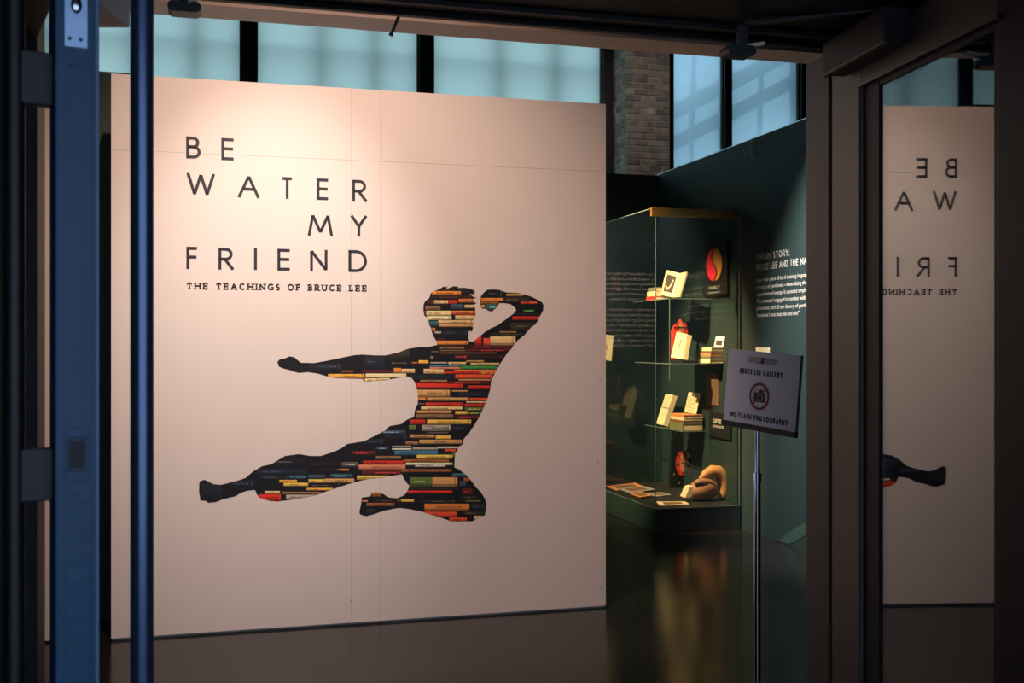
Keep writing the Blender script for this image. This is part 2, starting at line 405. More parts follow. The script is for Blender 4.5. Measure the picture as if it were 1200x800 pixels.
rx = [785, 788, 848, 856, 937, 945]
ks = [ku(x, XP) for x in rx]
win(6, ks[1]-.01, ks[2]+.01, M['pane_blue']); w7 = win(7, ks[3]-.01, ks[4]+.01, M['pane_blue'])
MB().box(XP+U*(ks[0]-.12)-V*.02+Z*2.55, U*(ks[1]-ks[0]+.13), V*.12, Z*(CZ-2.55)).build('window_post', M['black_metal'], ww)
MB().box(XP+U*(ks[2])-V*.05+Z*2.55, U*(ks[3]-ks[2]), V*.2, Z*(CZ-2.55)).build('window_post', M['black_metal'], ww)
MB().box(XP+U*(ks[4])-V*.05+Z*2.55, U*7, V*.3, Z*(CZ-2.55)).build('window_post', M['black_metal'], ww)
# brick pillar
PC = Vector((1.374, 13.0, 0)); PW = .55; PD = .62
pil = struct(thing('brick_pillar', PC, None, None))
MB().box(PC+U*.008+V*.008, U*(PW-.008), V*(PD), Z*CZ).build('mortar_core', M['mortar'], pil)
def brickmesh(w, d, h):
    t = bmesh.new(); m = MB().box((0, 0, 0), (w, 0, 0), (0, d, 0), (0, 0, h)); vv = [t.verts.new(p) for p in m.v]
    for f in m.f: t.faces.new([vv[i] for i in f])
    bmesh.ops.bevel(t, geom=t.edges[:], offset=.006, segments=1, affect='EDGES')
    me = bpy.data.meshes.new('brick'); t.to_mesh(me); t.free(); me.materials.append(M['brick']); return me
bm_a = brickmesh(.174, .09, .066); bm_b = brickmesh(.083, .09, .066); bm_s = brickmesh(.09, .174, .066); bm_t = brickmesh(.09, .083, .066)
def brick(me, p):
    o = bpy.data.objects.new('brick', me); S.collection.objects.link(o); o.parent = pil
    j = Vector((random.uniform(-.003, .003), random.uniform(-.005, .004), 0))
    o.location = p-PC+U*j.x+V*j.y; o.rotation_euler = (0, 0, A+random.uniform(-.012, .012))
z = 3.02; row = 0
while z < 5.55:
    q = PC+Z*z
    if row % 2 == 0:
        for k in range(3): brick(bm_a, q+U*(k*.184))
        for k in range(3): brick(bm_s, q+V*(.10+k*.184)+U*0)
    else:
        brick(bm_b, q); brick(bm_a, q+U*.093); brick(bm_a, q+U*.277); brick(bm_b, q+U*.461)
        brick(bm_t, q+V*.10)
        for k in range(2): brick(bm_s, q+V*(.193+k*.184))
    z += .076; row += 1
# outside: pavement and beams added close outside to make diagonal bands on the right panes
struct(MB().box(XP-U*30+V*.6-Z*.05, U*60, V*40, -Z*.1).build('outside_pavement', M['pavement']))
gt = thing('window_beams', XP+U*2.5+V*2.2, 'pale blue sloping girder bridge added outside to make diagonal bands on the right hand windows', 'bridge')
MB().box(XP+U*.0+V*.5+Z*3.85, U*3.6+Z*1.9, V*.12, Z*.22).build('girder', M['girder'], gt)
MB().box(XP+U*.0+V*.5+Z*3.45, U*3.6+Z*1.9, V*.08, Z*.20).build('tan_beam', M['girder_tan'], gt)
for k in range(5): MB().box(XP+U*(.35+k*.5)+V*.75+Z*2.6, U*.05+Z*0, V*.06, Z*3.5+U*.12).build('upright', M['girder'], gt)
# ================================================================== ENTRANCE
dh = struct(thing('door_frame', FP, None, None))
OPW = 1.98; HH = 2.27
BM = FP*1.40; struct(MB().box(BM-U*(OPW+.0)*1.4-U*3+Z*(CH+(HH-CH)*1.40), U*(OPW*1.4+5.4), V*.154, Z*.3).build('trim_1', M['lining']))
MB().box(FP-U*(OPW+.3)+Z*(HH+.012)-V*.5, U*(OPW+.9), V*.499, Z*.12).build('head_soffit', M['door_black'], dh)
MB().box(FP-U*(OPW+.3)+Z*(HH-.0)-V*.045, U*(OPW+.6), V*.018, Z*.02).build('stop_strip', M['door_black'], dh)
MB().box(FP-U*(OPW+.3)+Z*(HH-.0)-V*.14, U*(OPW+.6), V*.014, Z*.02).build('stop_strip', M['door_black'], dh)
j1 = FP+U*.033
MB().bbox(j1, U*.10, V*.12, Z*HH, .003).build('jamb', M['frame'], dh)
MB().bbox(FP-U*(OPW+.14), U*.135, V*.12, Z*HH, .003).build('jamb', M['door_black'], dh)
fa = struct(thing('wall_front', FP-U*OPW, None, None))
MB().box(FP+U*.14, U*8, V*.15, Z*CZ).build('panel', M['door_black'], fa)
MB().box(FP-U*(OPW+.14), -U*7, V*.15, Z*CZ).build('panel', M['door_black'], fa)
MB().box(FP-U*(OPW+.14)+Z*(HH+.12), U*(OPW+.21), V*.15, Z*(CZ-HH-.12)).build('panel', M['door_black'], fa)
struct(MB().box(FP+U*1.3, U*.1, -V*4.4, Z*2.7).build('wall_vestibule_right', M['door_black']))
struct(MB().box(FP-U*3.1, -U*.1, -V*4.4, Z*2.7).build('wall_vestibule_left', M['door_black']))
struct(MB().box(FP-U*3.2+Z*2.7, U*4.6, -V*4.4, Z*.1).build('ceiling_vestibule', M['door_black']))
# right leaf
RD = Vector((.155, -.988, 0)).normalized(); RN = Vector((-.988, -.155, 0)).normalized()   # along the leaf / its visible face
R0 = Vector((.8725, 2.973, 0)); LT = .045
rl = struct(thing('door_2', R0, None, None))
def leafbox(o, d, nrm, a, b, z0, z1, t=LT): return MB().bbox(o+d*a+Z*z0, d*(b-a), -nrm*t, Z*(z1-z0), .003)
leafbox(R0, RD, RN, 0, .172, .01, 2.255).build('stile', M['frame'], rl)
leafbox(R0, RD, RN, .757, .97, .01, 2.255).build('stile', M['door_black'], rl)
leafbox(R0, RD, RN, .172, .757, 2.135, 2.255).build('top_rail', M['frame'], rl)
leafbox(R0, RD, RN, .172, .757, .01, .26).build('bottom_rail', M['door_black'], rl)
for a, b in ((.172, .255), (.742, .757)):
    MB().box(R0+RD*a+Z*.26-RN*.004, RD*(b-a), -RN*.03, Z*1.875).build('glazing_bead', M['door_black'], rl)
MB().box(R0+RD*.262+Z*2.118-RN*.004, RD*.48, -RN*.03, Z*.017).build('glazing_bead', M['door_black'], rl)
MB().box(R0+RD*.165+Z*.26+RN*.002, RD*.008, RN*.006, Z*1.88).build('edge_trim', M['frame'], rl)
MB().box(R0+RD*.165+Z*2.132+RN*.002, RD*.60, RN*.008, Z*.010).build('edge_trim', M['frame'], rl)
MB().box(R0+RD*.262+Z*.26-RN*.010, RD*.48, -RN*.006, Z*1.858).build('glass_pane', M['glass_door'], rl)
# closer of the right leaf
def closer(base, d, nrm, z0, elbow, end, label, length=.30):
    c = thing('door_closer', base+Z*z0, label, 'door closer')
    MB().bbox(base+Z*z0+nrm*.004, d*length, nrm*.062, Z*.085, .004).build('body', M['door_black'], c)
    MB().box(base+Z*(z0-.0035)+nrm*.055, d*length, nrm*.013, Z*.004).build('edge_highlight', M['frame'], c)  # paler strip painted in as the highlight on the body's lower edge
    pv = base+d*length*.72+Z*(z0+.085)+nrm*.03
    MB().tube([pv, pv+Z*.02], .016, 14).build('spindle', M['black_metal'], c)
    mb = MB(); top = pv+Z*.018
    def bar(a, b, w, h):
        x = (b-a); s = x.cross(Z).normalized()*w; return MB().bbox(a-s/2-Z*h/2, x, s, Z*h, .0015)
    bar(top, elbow, .022, .008).build('arm', M['black_metal'], c)
    x = end-elbow
    sd = V*.006
    mb.prism([elbow-U*.012, elbow+U*.012, end+U*.010, end-U*.010], V*.01); mb.build('forearm', M['black_metal'], c)
    # two-lobed shoe
    sh = MB(); pts = []
    for i in range(13): a = math.radians(90+i*15); pts.append(end+U*(-.026+.013*math.cos(a))+Z*(.0+.013*math.sin(a)))
    for i in range(13): a = math.radians(-90+i*15); pts.append(end+U*(.026+.013*math.cos(a))+Z*(.013*math.sin(a)))
    sh.prism(pts, V*.05); sh.build('shoe', M['black_metal'], c)
    br = MB().box(end+Z*.012-U*.01, U*.02, V*.012, Z*max(.02, HH-end.z-.012)); br.build('bracket', M['black_metal'], c)
    MB().box(end+U*.012+Z*.008+V*.01, U*.055+Z*.012, V*.02, Z*.008).build('lever', M['lining'], c)
    return c
closer(R0+RD*.085, RD, RN, 2.18, at(872, 28, 2.72), at(870, 58, 2.72), 'black door closer at the top of the right hand door', .33)
# left leaf
LH = Vector((-1.136, 2.44, 0)); LF = Vector((-.666, 1.59, 0)); LD = (LF-LH).normalized(); LL = (LF-LH).length
LN = Vector((LD.y, -LD.x, 0)); LN = -LN if LN.x < 0 else LN       # right hand face normal
LTK = .058
ll = struct(thing('door_1', LH, None, None))
def lbox(a, b, z0, z1, t0=0, t1=LTK, bv=.003): return MB().bbox(LH+LD*a+LN*t0+Z*z0, LD*(b-a), LN*(t1-t0), Z*(z1-z0), bv)
lbox(0, .10, .01, 2.255).build('stile', M['door_black'], ll)
stile = lbox(LL-.08, LL, .01, 2.255, 0, LTK, .0025).build('stile', M['blue_paint'], ll)
lbox(.10, LL-.08, 2.135, 2.255).build('top_rail', M['door_black'], ll)
lbox(.10, LL-.08, .01, .26).build('bottom_rail', M['door_black'], ll)
MB().box(LH+LD*.10-LN*.003+Z*.26, LD*(LL-.18), LN*.008, Z*1.875).build('glass_pane', M['glass_left'], ll)
# fittings on the edge of the left leaf, coordinates across the edge t and height z
E0 = LH+LD*LL
def edge(t0, t1, z0, z1, d0, d1): return MB().bbox(E0+LN*t0+Z*z0+LD*d0, LN*(t1-t0), LD*(d1-d0), Z*(z1-z0), .0008)
def zpx(py, d=1.61): return CH-(py-HZ)*d/F
edge(.012, .044, zpx(57), zpx(57)+.12, -.001, .0025).build('edge_plate', M['plate'], ll)
for zz in (zpx(48), ):
    for tt in (.019, .034): MB().tube([E0+LN*tt+Z*zz+LD*.002, E0+LN*tt+Z*zz+LD*.004], .0028, 12).build('screw', M['dark_plate'], ll)
MB().blob(E0+LN*.028+Z*zpx(8)+LD*.003, (LN*.008, LD*.004, Z*.013), 16, 8).build('bolt', M['chrome'], ll, True)
edge(.012, .046, zpx(563), zpx(500), -.001, .0015).build('strike_plate', M['blue_paint'], ll)
edge(.015, .0425, zpx(552), zpx(511), .001, .0030).build('strike_frame', M['dark_plate'], ll)
edge(.019, .0385, zpx(547), zpx(517), .002, .0036).build('strike_slot', M['panel_black'], ll)
edge(.014, .048, zpx(766), zpx(652), -.001, .0012).build('lock_cover', M['blue_paint'], ll)
for px, py in ((92, 661), (92, 757), (93, 594), (88, 596), (92, 250), (112, 525), (112, 678), (88, 77), (95, 77)):
    tt = (px-68)/50*LTK; MB().tube([E0+LN*tt+Z*zpx(py)+LD*.0008, E0+LN*tt+Z*zpx(py)+LD*.0028], .0032, 12).build('screw', M['blue_paint'], ll)
edge(.0545, .0600, .01, 2.255, -.01, .0018).build('edge_trim', M['plate'] if False else mat('edge_trim_blue', (.16, .26, .44), .4), ll)
# pulls
def pull(cx, nrm_off, label, r, m, zs, dside):
    o = thing('door_pull', Vector((cx.x, cx.y, .25)), label, 'door pull')
    MB().tube([Vector((cx.x, cx.y, .25)), Vector((cx.x, cx.y, 2.32))], r, 28).build('bar', m, o, True)
    for zz, hh in zs:
        f = MB().bbox(Vector((cx.x, cx.y, zz-hh/2))+LD*-.012, LD*.024, dside, Z*hh, .002); f.build('standoff', M['black_metal'], o)
    return o
b1 = at(166.5, 404, 1.56)
pull(b1, .0, 'tall dark blue tubular door pull on the near side of the left door', .0162, M['bronze_bar'], [(.32, .03), (2.245, .03)], -LN*.05)
b2 = at(17, 404, 1.60)
pull(b2, .0, 'black door pull at the left edge behind the blue door stile', .015, M['black_metal'], [(CH+314*1.6/F, .078), (CH-153*1.6/F, .078)], (LH+LD*(LL-.08)-Vector((b2.x, b2.y, 0))).dot(LN)*LN)
c2 = at(134, 33, 2.0)
cl = thing('door_closer', c2, 'brown door closer body high between the left door and its tall pull', 'door closer')
MB().bbox(at(110, 33, 2.0), Vector((.067, 0, 0)), Vector((0, -.25, 0)), Z*.09, .004).build('body', M['lining'], cl)
en = at(216, 7, 2.42)
sh = MB(); pts = []
for i in range(13): a = math.radians(90+i*15); pts.append(en+U*(-.024+.012*math.cos(a))+Z*(.012*math.sin(a)))
for i in range(13): a = math.radians(-90+i*15); pts.append(en+U*(.024+.012*math.cos(a))+Z*(.012*math.sin(a)))
sh.prism(pts, V*.05); sh.build('shoe', M['black_metal'], cl)
MB().box(en-U*.012+Z*.01, U*.024, V*.012, Z*.06).build('bracket', M['black_metal'], cl)
MB().box(en+U*.008+Z*.006, U*.05+Z*.03, V*.02, Z*.01).build('lever', M['lining'], cl)
MB().box(at(150, 4, 2.1)+Z*.05, en-at(150, 4, 2.1)-U*.005, V*.02, Z*.008).build('arm', M['black_metal'], cl)
# short rod hanging behind the head
r = thing('hanging_rod', at(463, 30, 2.85), 'short thin rod hanging slanted from the door head', 'rod')
MB().tube([at(472, 8, 2.85), at(458, 41, 2.85)], .0045, 10).build('rod', M['glass_edge'], r)
MB().tube([at(458.6, 39.5, 2.85), at(457.6, 42, 2.85)], .006, 10).build('end_cap', M['black_metal'], r)
# ================================================================== WALL TITLE
fw_ = lambda x, y: WP-V*.0014+U*x+Z*y
def ws(px, py): p = wall(px, py)-WP; return p.dot(U), p.z
LET = [('BE', [('B', 218.1, 159.7, 235.2, 186), ('E', 259.3, 161.5, 275.6, 188)], 'topmost line of dark capital letters on the beige wall'),
 ('WATER', [('W', 218.9, 202.5, 251.7, 229.8), ('A', 278.8, 204.6, 304, 231.9), ('T', 329.2, 207.2, 343.9, 233), ('E', 371, 208.8, 386.2, 234.5), ('R', 412.7, 210.4, 430, 236.4)], 'second line of dark capital letters, five widely spaced, on the beige wall'),
 ('MY', [('M', 360.7, 250.3, 390.1, 276.6), ('Y', 411.1, 252.1, 429.8, 277.3)], 'third line of dark letters, two capitals set at the right'),
 ('FRIEND', [('F', 218.4, 288.9, 232.6, 315.2), ('R', 255.9, 290, 273.8, 316), ('I', 297.7, 290.5, 301.1, 316.2), ('E', 325, 291.3, 341.3, 317), ('N', 363.3, 292.3, 383.8, 317.8), ('D', 408.2, 292.8, 430, 318.8)], 'fourth line of dark capital letters, six of them, above the serif line')]
for word, ls, lab in LET:
    x0, z0 = ws(ls[0][1], ls[0][4])
    t = thing('wall_lettering', fw_(x0, z0), lab, 'lettering', 'title lettering on the beige wall')
    for ch, a, b, c, d in ls:
        xa, zt = ws(a, b); xb, zb = ws(c, d); mb = MB()
        glyph(mb, ch, xa, zb, xb-xa, zt-zb, .0150, fw_); mb.build('letter', M['vinyl'], t)
xa, zb = ws(218.6, 338.9); xb, _ = ws(429.8, 341.5)
tl = thing('wall_lettering', fw_(xa, zb), 'small serif line of black capitals under the large letters on the beige wall', 'lettering', 'title lettering on the beige wall')
stroke_text(lambda q_: q_.build('letter', M['vinyl_black'], tl), 'THE TEACHINGS OF BRUCE LEE', xa, zb, xb-xa, .0350, .0074, fw_, serif=True, word=1.0)
# ------------------------------------------------------------------ kicking figure print
OUT = [(512.2,404),(511.5,400),(508,394),(506,389),(505,384),(502.5,380),(502,375),(500,371.5),(497,369.5),(496,363),(496.2,357),(498,353),(503,349),(505,343),(510,340.5),(515,338.5),(520,335.5),(521.8,335.4),(520.5,337),(524.5,335.8),(522.5,339.6),(528,336.5),(532,335.2),(538,336),(535.5,337.4),(544,337),(550,338),(554,339.5),(557,341.5),(554,341.8),(556.5,343),(555.5,344.8),(550,344),(555,348),(558.8,348.5),(554,350),(555,353),(558.5,355.5),(555.5,356),(556.5,359),(557.2,365),(557,369),(555.5,372),(555,376),(554,382),(554,386),(552.5,388.5),(550,387),(549,390),(549,396),(550,400),
(554,400),(556,399),(562,394),(568,389),(575,384.5),(583,381),(590,376),(597,371),(602,367),(605,363),(603,360),(598,356),(590,355),(585,355),(583,359),(579,362.5),(576,365),(572,364),(569,361.5),(565,361.5),(563,359),(562.5,352),(563.5,347),(566.5,343),(571,339.5),(578,339),(585,339.5),(593,342.5),(606,343),(615,345),(624,348),(630,351),(635,354),(636.8,357),(636.5,363),(634,368),(630,374),(630,376),(627,380),(624,382),(621,384.5),(615,392),(606,399),(602,404),(598,410),
(595,412.5),(587.5,423.8),(581,435),(575.6,445),(574.4,456),(571,467.5),(566,479),(560,491),(550,506.7),(543.3,514),(542.5,520),(538,523),(533.3,531.7),(532.5,541.7),(532.5,547.5),(538.3,550),(547,557),(553,564),(557,570),(563.6,576.4),(568.3,584.3),(570,590.7),(568.3,603.3),(559,607),(554,610.5),(528.7,610.5),(517.7,606.5),(505,602.5),(492.3,598.6),(479.7,596.2),(468.6,594.6),(459,596.2),(448,598.6),(437,602.5),(429,604.6),(422,602.5),(421,600),(423,590.7),(424,582.7),(433.7,581.5),(435.3,578),(440,576.4),(448,578),(456,582.7),(465.4,583.5),(471.7,581),(475.7,578),(478.9,571.7),(480,569.3),(475.7,564.5),(473.3,560.6),(471,555.3),
(450,558.7),(432.5,560.5),(415,564.8),(400,569.5),(385,574.5),(370,579.8),(347.5,584.3),(325,587.3),(316,586.5),(304,582.8),(301,579),(298.8,573.8),(290.5,574.5),(283,576.8),(275.5,581.3),(262,584.3),(253,588),(244,588.8),(241,586.5),(235,586.2),(233.2,576),(233.5,564),(239.5,561.8),(244,564),(250,567),(259,567.8),(271,564.8),(280,562.5),(288,559.5),(296.5,552),(307,546),(317.5,543.8),(325,539.3),(334,534),(350.5,531.8),(364,534),(376,534),(382,532),(391,529.2),(400,525),(406.7,520),(426.7,516.7),(441.7,509),(451.7,504),(456.7,499),(470,496.7),(476.7,491.7),(485,488.3),(486.3,480),(489.4,472.5),(490,466),(488.8,458.8),(487.5,451),(484.4,445),(481,441.5),
(476,440.5),(464,442.8),(452,445),(437,445.8),(429.5,447.7),(425.8,445.8),(425,443.5),(410,443.2),(395,442.8),(384.5,441),(372.5,437.5),(360.5,435.7),(350,436.8),(341,433.8),(332,431.5),(326.8,429.3),(325,424),(327.5,421),(333.5,419.8),(339.5,417.3),(344.8,418.3),(352.3,424.8),(368,425.2),(383,422.5),(401,418.8),(416,415.8),(425,415.3),(440,416.2),(452,416.2),(467,412.8),(479,408.3),(492.5,406.3),(500,406.8)]
OUT = [Vector((x, y, 0)) for x, y in OUT]
TRI = [[OUT[i].xy for i in t] for t in tessellate_polygon([OUT])]
def clip(poly, x0, x1, y0, y1):
    for ax, val, sg in ((0, x0, 1), (0, x1, -1), (1, y0, 1), (1, y1, -1)):
        res = []
        for i in range(len(poly)):
            a = poly[i-1]; b = poly[i]; da = (a[ax]-val)*sg; db = (b[ax]-val)*sg
            if (da >= 0) != (db >= 0): t = da/(da-db); res.append(a+(b-a)*t)
            if db >= 0: res.append(b)
        poly = res
        if len(poly) < 3: return []
    return poly
C_ = dict(c=(222,186,126), C=(235,214,160), t=(186,140,84), T=(140,105,66), o=(214,128,56), O=(232,160,60), d=(150,90,40), r=(196,44,28), R=(222,78,42), m=(110,34,30), b=(60,34,24), k=(14,12,14), g=(88,80,72), G=(160,150,130), n=(34,38,50), s=(58,74,84), e=(88,110,52), E=(60,130,60), l=(60,110,130), a=(50,86,90), y=(222,180,76), p=(196,120,88), w=(206,200,180), v=(58,52,36), h=(34,22,30))
BK = '''506 540 341 345.5 o;503 553 346 350 b;501 509 352 356 m;507 525 351.7 356 c;525 536 351.5 356 r;537 556 350 354.5 o;498 516 359 363 T;516 528 358 363 k;528 543 356 362 s;544 556 357 361 c;496 499 364 369 m;499 529 364 370 c;529 557 364 367.5 o;530 556 367.5 369 r;500 529 370.3 375 C;533 556 369.5 375 c;502 513 376 382 a;513 555 375.2 379 c;514 554 379.5 383 t;506 510 384 388 o;509 517 388 391 G;518 549 387 393 n;512 521 396 398 m;511 549 399 404 o;
563 590 349 353 o;562 584 353.6 356 d;563 568 357 361 t;569 582 356 364 a;593 613 344 347 t;591 620 348 354 v;610 629 353 356 R;613 626 363 365.2 E;602 634 367 369 n;600 632 370.5 375 r;598 628 378 387 v;585 605 388 390 T;574 625 390.5 393 v;556 564 394 404.5 r;566 574 396 405 R;574 604 394 404.5 c;550 598 405 408 m;
540 551 339 344 n;566 590 340 348 k;515 544 406 409 T;505 515 411 413.5 g;516 545 410 411.4 T;516 582 412.8 414.5 T;545 600 408.5 412 m;532 548 416 420 m;550 590 416 420 b;504 508 417 421 T;490 502 422 426 O;482 489 424 426 d;504 524 424 426 G;525 546 424 427 c;546 567 422 424.5 t;551 585 425 427.5 c;503 538 427.5 430 l;503 540 430 432.6 p;539 583 428.5 432.5 E;532 582 433 435 o;461 470 431 437 o;470 486 432 437 c;486 496 432 438 k;496 520 432 438 c;520 563 434.5 438 r;563 581 435 439 o;481 533 439 445 n;533 577 438.5 443.5 R;537 575 444 446 t;484 492 444.5 448 k;492 524 445 448 T;525 574 446.5 450 m;488 542 449 455 r;548 574 451.5 456 r;488 527 456.5 465 t;529 548 457 459 t;536 573 459 464.5 n;490 499 465.5 469 o;500 549 465.5 469.5 t;550 571 466 469.3 R;489 497 472 474 g;498 543 471.5 475.5 r;546 569 470 472.3 c;544 568 473 476.5 r;493 542 476.2 480 c;544 566 477 481 e;488 529 480.7 484.5 t;533 549 481.5 485.5 y;549 565 482 485.5 e;487 531 485.3 490 T;534 562 486.5 491 m;480 498 491.5 497 r;500 552 491.5 497 y;
479 487 498 504 e;494 528 497.7 505 G;529 545 499 504 n;500 525 506 508 g;480 509 509 513 t;510 528 510 514.5 y;475 490 517 521 T;491 541 515 520 t;459 482 522 524 G;459 482 525 527 w;483 513 524 527 G;512 538 523 525.5 w;521 534 526 529.5 R;462 513 527.6 533 l;530 534 530 536 e;488 530 532.5 537.5 y;440 470 534 538 T;473 526 538.2 541.3 d;425 473 539.5 543.5 r;475 530 541.8 545 C;486 522 543 547 w;420 475 544.2 550 p;424 470 551 556 m;470 529 549.5 553 d;440 455 523 527 s;445 475 504 508 s;450 478 508.5 514 n;426 450 514 520 n;
418 456 557 562 y;380 415 560.5 565.5 t;387 413 555 559.5 a;395 409 549 551.5 o;400 420 541 547 g;412 440 528 533 m;380 398 549 552 n;303 339 557 561 n;339 359 557 560.5 l;361 381 556 560.8 s;361 380 561.3 565.5 y;361 400 566 570.5 k;327 348 562 565.5 O;332 361 565.5 569.5 y;359 390 571.5 574.5 O;310 328 575 578.5 c;330 376 576 579 T;303 329 579 587 r;335 372 579.5 585 G;298 360 549 556 n;298 360 536 547 h;362 400 541 546 h;262 298 563 570 n;235 260 566 584 n;
384 427 438 443 O;400 414 434 436 d;428 476 437.5 442.3 C;427 444 443 447.7 c;443 457 442.8 446 c;424 460 433.5 437 m;426 450 417 432 n;452 480 410 420 v;362 400 426 433 n;452 481 421 430 k;
480 506 559 570 e;506 536 559 570 t;477 530 574.5 578 r;480 536 571.5 573.5 v;530 545 554.5 558.5 l;543 550 559.5 564 d;538 546 563.5 570 s;541 554 572 580 m;540 558 581 584 v;545 563 586 588 e;466 485 585 588 y;429 462 589 593 d;440 470 585 588 b;424 431 586 588 p;497 550 590 598 o;551 569 590 597 n;543 568 599 603 v;490 535 599.3 605.5 R;526 547 606.2 611 R;555 568 604 609 c;435 447 576 582 d;493 534 586 588.5 v;429 440 596 601 v'''
fig = MB()
def fp(v, off): return wall(v[0], v[1], off)
for t in TRI: fig.add([fp(p, .0010) for p in t], [(0, 1, 2)], lin(13, 10, 12))
def slab(x0, x1, y0, y1, col, off):
    for t in TRI:
        q = clip(list(t), x0, x1, y0, y1)
        if len(q) >= 3: fig.add([fp(p, off) for p in q], [tuple(range(len(q)))], lin(*col))
sh_ = lambda c, k: tuple(max(0, min(255, v*k)) for v in c)
for e in BK.replace('\n', '').split(';'):
    x0, x1, y0, y1, c = e.split(); x0, x1, y0, y1 = map(float, (x0, x1, y0, y1)); c = C_[c]; h = y1-y0
    c = sh_(c, random.uniform(.95, 1.08)*(1.12 if sum(c) > 200 else .9)); lum = sum(c)/3
    slab(x0, x1, y0+h*.0, y0+h*.28, sh_(c, 1.06), .0012); slab(x0, x1, y0+h*.28, y0+h*.72, c, .0012)
    slab(x0, x1, y0+h*.72, y1-.15, sh_(c, .66), .0012)
    slab(x0, x0+.6, y0, y1-.1, sh_(c, .55), .0014)
    if h > 2.0 and x1-x0 > 12:        # unreadable spine print
        ink = sh_(c, .38) if lum > 95 else (sh_(c, 2.6) if lum > 25 else (120, 110, 95))
        x = x0+(x1-x0)*random.uniform(.08, .35); xe = x+(x1-x0)*random.uniform(.3, .6)
        if random.random() < .8:
            ym = y0+h*.38; hh = min(1.5, h*.33)
            while x < min(xe, x1-2):
                w = random.uniform(.35, .9); slab(x, x+w, ym+random.uniform(0, .2), ym+hh, ink, .0015); x += w+random.choice((.35, .35, .45, 1.2))
        if random.random() < .4: slab(x1-3.2, x1-2.6, y0+.2, y1-.3, ink, .0015)
for k in range(70):                    # extra dim volumes in the dark limbs
    x = random.uniform(240, 500); y = random.uniform(410, 585); w = random.uniform(8, 30)
    if 384 < x < 482 and 431 < y < 448 or (300 < x and y > 556) or (x > 415 and y > 520): continue
    slab(x, x+w, y, y+.5, random.choice(((34, 30, 36), (28, 34, 38), (44, 30, 30))), .00135)
settag(fig.build('wall_graphic', M['print']), 'flying-kick figure cut from a picture of stacked books, on the beige wall', 'wall graphic')
# ================================================================== GREEN WALL GRAPHICS
tx = -V                                   # reading direction on the green wall
g0 = GP-V*.245
fg = lambda x, y: g0-U*.003+tx*x+Z*y
def gz(py): return CH+(HZ-py)*8.45/F
def textline(txt, x, y, h, fr, w, bold, m, parent, align='LEFT'):
    mb = MB(); font_text(mb, txt, x, y, h, fr, w, bold, align); o = mb.build('text_line', m, parent); o['kind'] = 'stuff'; return o
def sline(txt, x, y, h, fr, w, sw, m, parent):
    nat = sum(WD.get(c, .3 if c == ' ' else .1)*h for c in txt)+h*.16*len(txt); k = w/nat; L = [thing_line(parent)]
    stroke_text(lambda q_: q_.build('letter', m, L[0]), txt, x, y, w, h, sw, fr, word=.7, kx=k)
def thing_line(parent):
    o = bpy.data.objects.new('text_line', None); S.collection.objects.link(o); o.parent = parent; return o
tg = thing('wall_heading', fg(0, gz(317.3)), 'cream two-line heading in capitals on the green wall', 'lettering')
sline('ORIGIN STORY:', 0, gz(305.4), .050, fg, .50, .0072, M['cream_text'], tg)
sline('BRUCE LEE AND THE NATURE', 0, gz(317.3), .050, fg, .90, .0072, M['cream_text'], tg)
tg = thing('wall_paragraph', fg(0, gz(372)), 'six lines of small cream text under the heading on the green wall', 'lettering')
for i, (s_, w) in enumerate((('After four years of hard training in gung fu,', .80), ('principle of gentleness - neutralizing the effect', .86), ('expenditure of energy. It sounded simple, but', .82), ('The moment I engaged in combat with an', .78), ('perturbed, and all my theory of gentleness', .84), ('"somehow I must beat him and win!"', .64))):
    textline(s_, 0, gz(330.6+8.15*i), .030, fg, w, .006, M['cream_text'], tg)
# paragraph on the back wall that the case glass mirrors
fb = lambda x, y: BP-V*.003+U*x+Z*y
tg = thing('wall_paragraph', fb(-1.6, 1.4), 'block of cream text on the dark green back wall, mirrored in the case glass', 'lettering')
lines = [('My instructor, Professor Yip Man, would come', 322.8), ('up and say: forget about yourself, and follow', 328.7), ('calm by following the natural bends of things', 334.5), ('and never assert yourself against nature;', 340.2), ('problem, but control it by swinging with it.', 346.1), ("Don't practice this week. Go home.", 352.1),
 ('The following week, I stayed home. After', 364.4), ('then I gave up and went sailing alone', 370.6), ('all my training and got mad at myself', 376.7), ('a thought suddenly struck me - was not', 382.7), ('I hit it, but it did not suffer hurt. I', 388.4), ('was impossible. This water, the softest', 394.6), ('in a jar, and in reality, could go', 400.4), ('That was it! I wanted to be like it', 406.3)]
for s_, y in lines: textline(s_, -1.62, CH+(HZ-y)*10.33/F, .031, fb, .0185*len(s_), .0, M['cream_text'], tg)
# logo panel
def gslab(name, px0, py0, px1, py1, th, m, parent, off=.0, zb=None):
    a = green(px0, HZ); b = green(px1, HZ); d = (a-CAM).y
    k0 = (a-GP).dot(V); k1 = (b-GP).dot(V); dm = (a.y+b.y)/2
    z1 = CH+(HZ-py0)*dm/F; z0 = CH+(HZ-py1)*dm/F
    mb = MB().box(GP+V*k0-U*off+Z*z0, V*(k1-k0), -U*th, Z*(z1-z0)); return mb.build(name, m, parent), k0, k1, z0, z1
lp = thing('logo_panel', green(841, 347), 'black wall panel with a red and gold swirl emblem behind the glass case', 'wall panel')
_, k0, k1, z0, z1 = gslab('board', 827, 285, 856, 346, .03, M['panel_black'], lp)
wd = k0-k1; cx = (k0+k1)/2; fl = lambda x, y: GP+V*(cx-x)-U*.032+Z*(z0+(z1-z0)*.59+y)
Rr = (z1-z0)*.31; Rx = min(Rr*1.0, abs(wd)*.36)
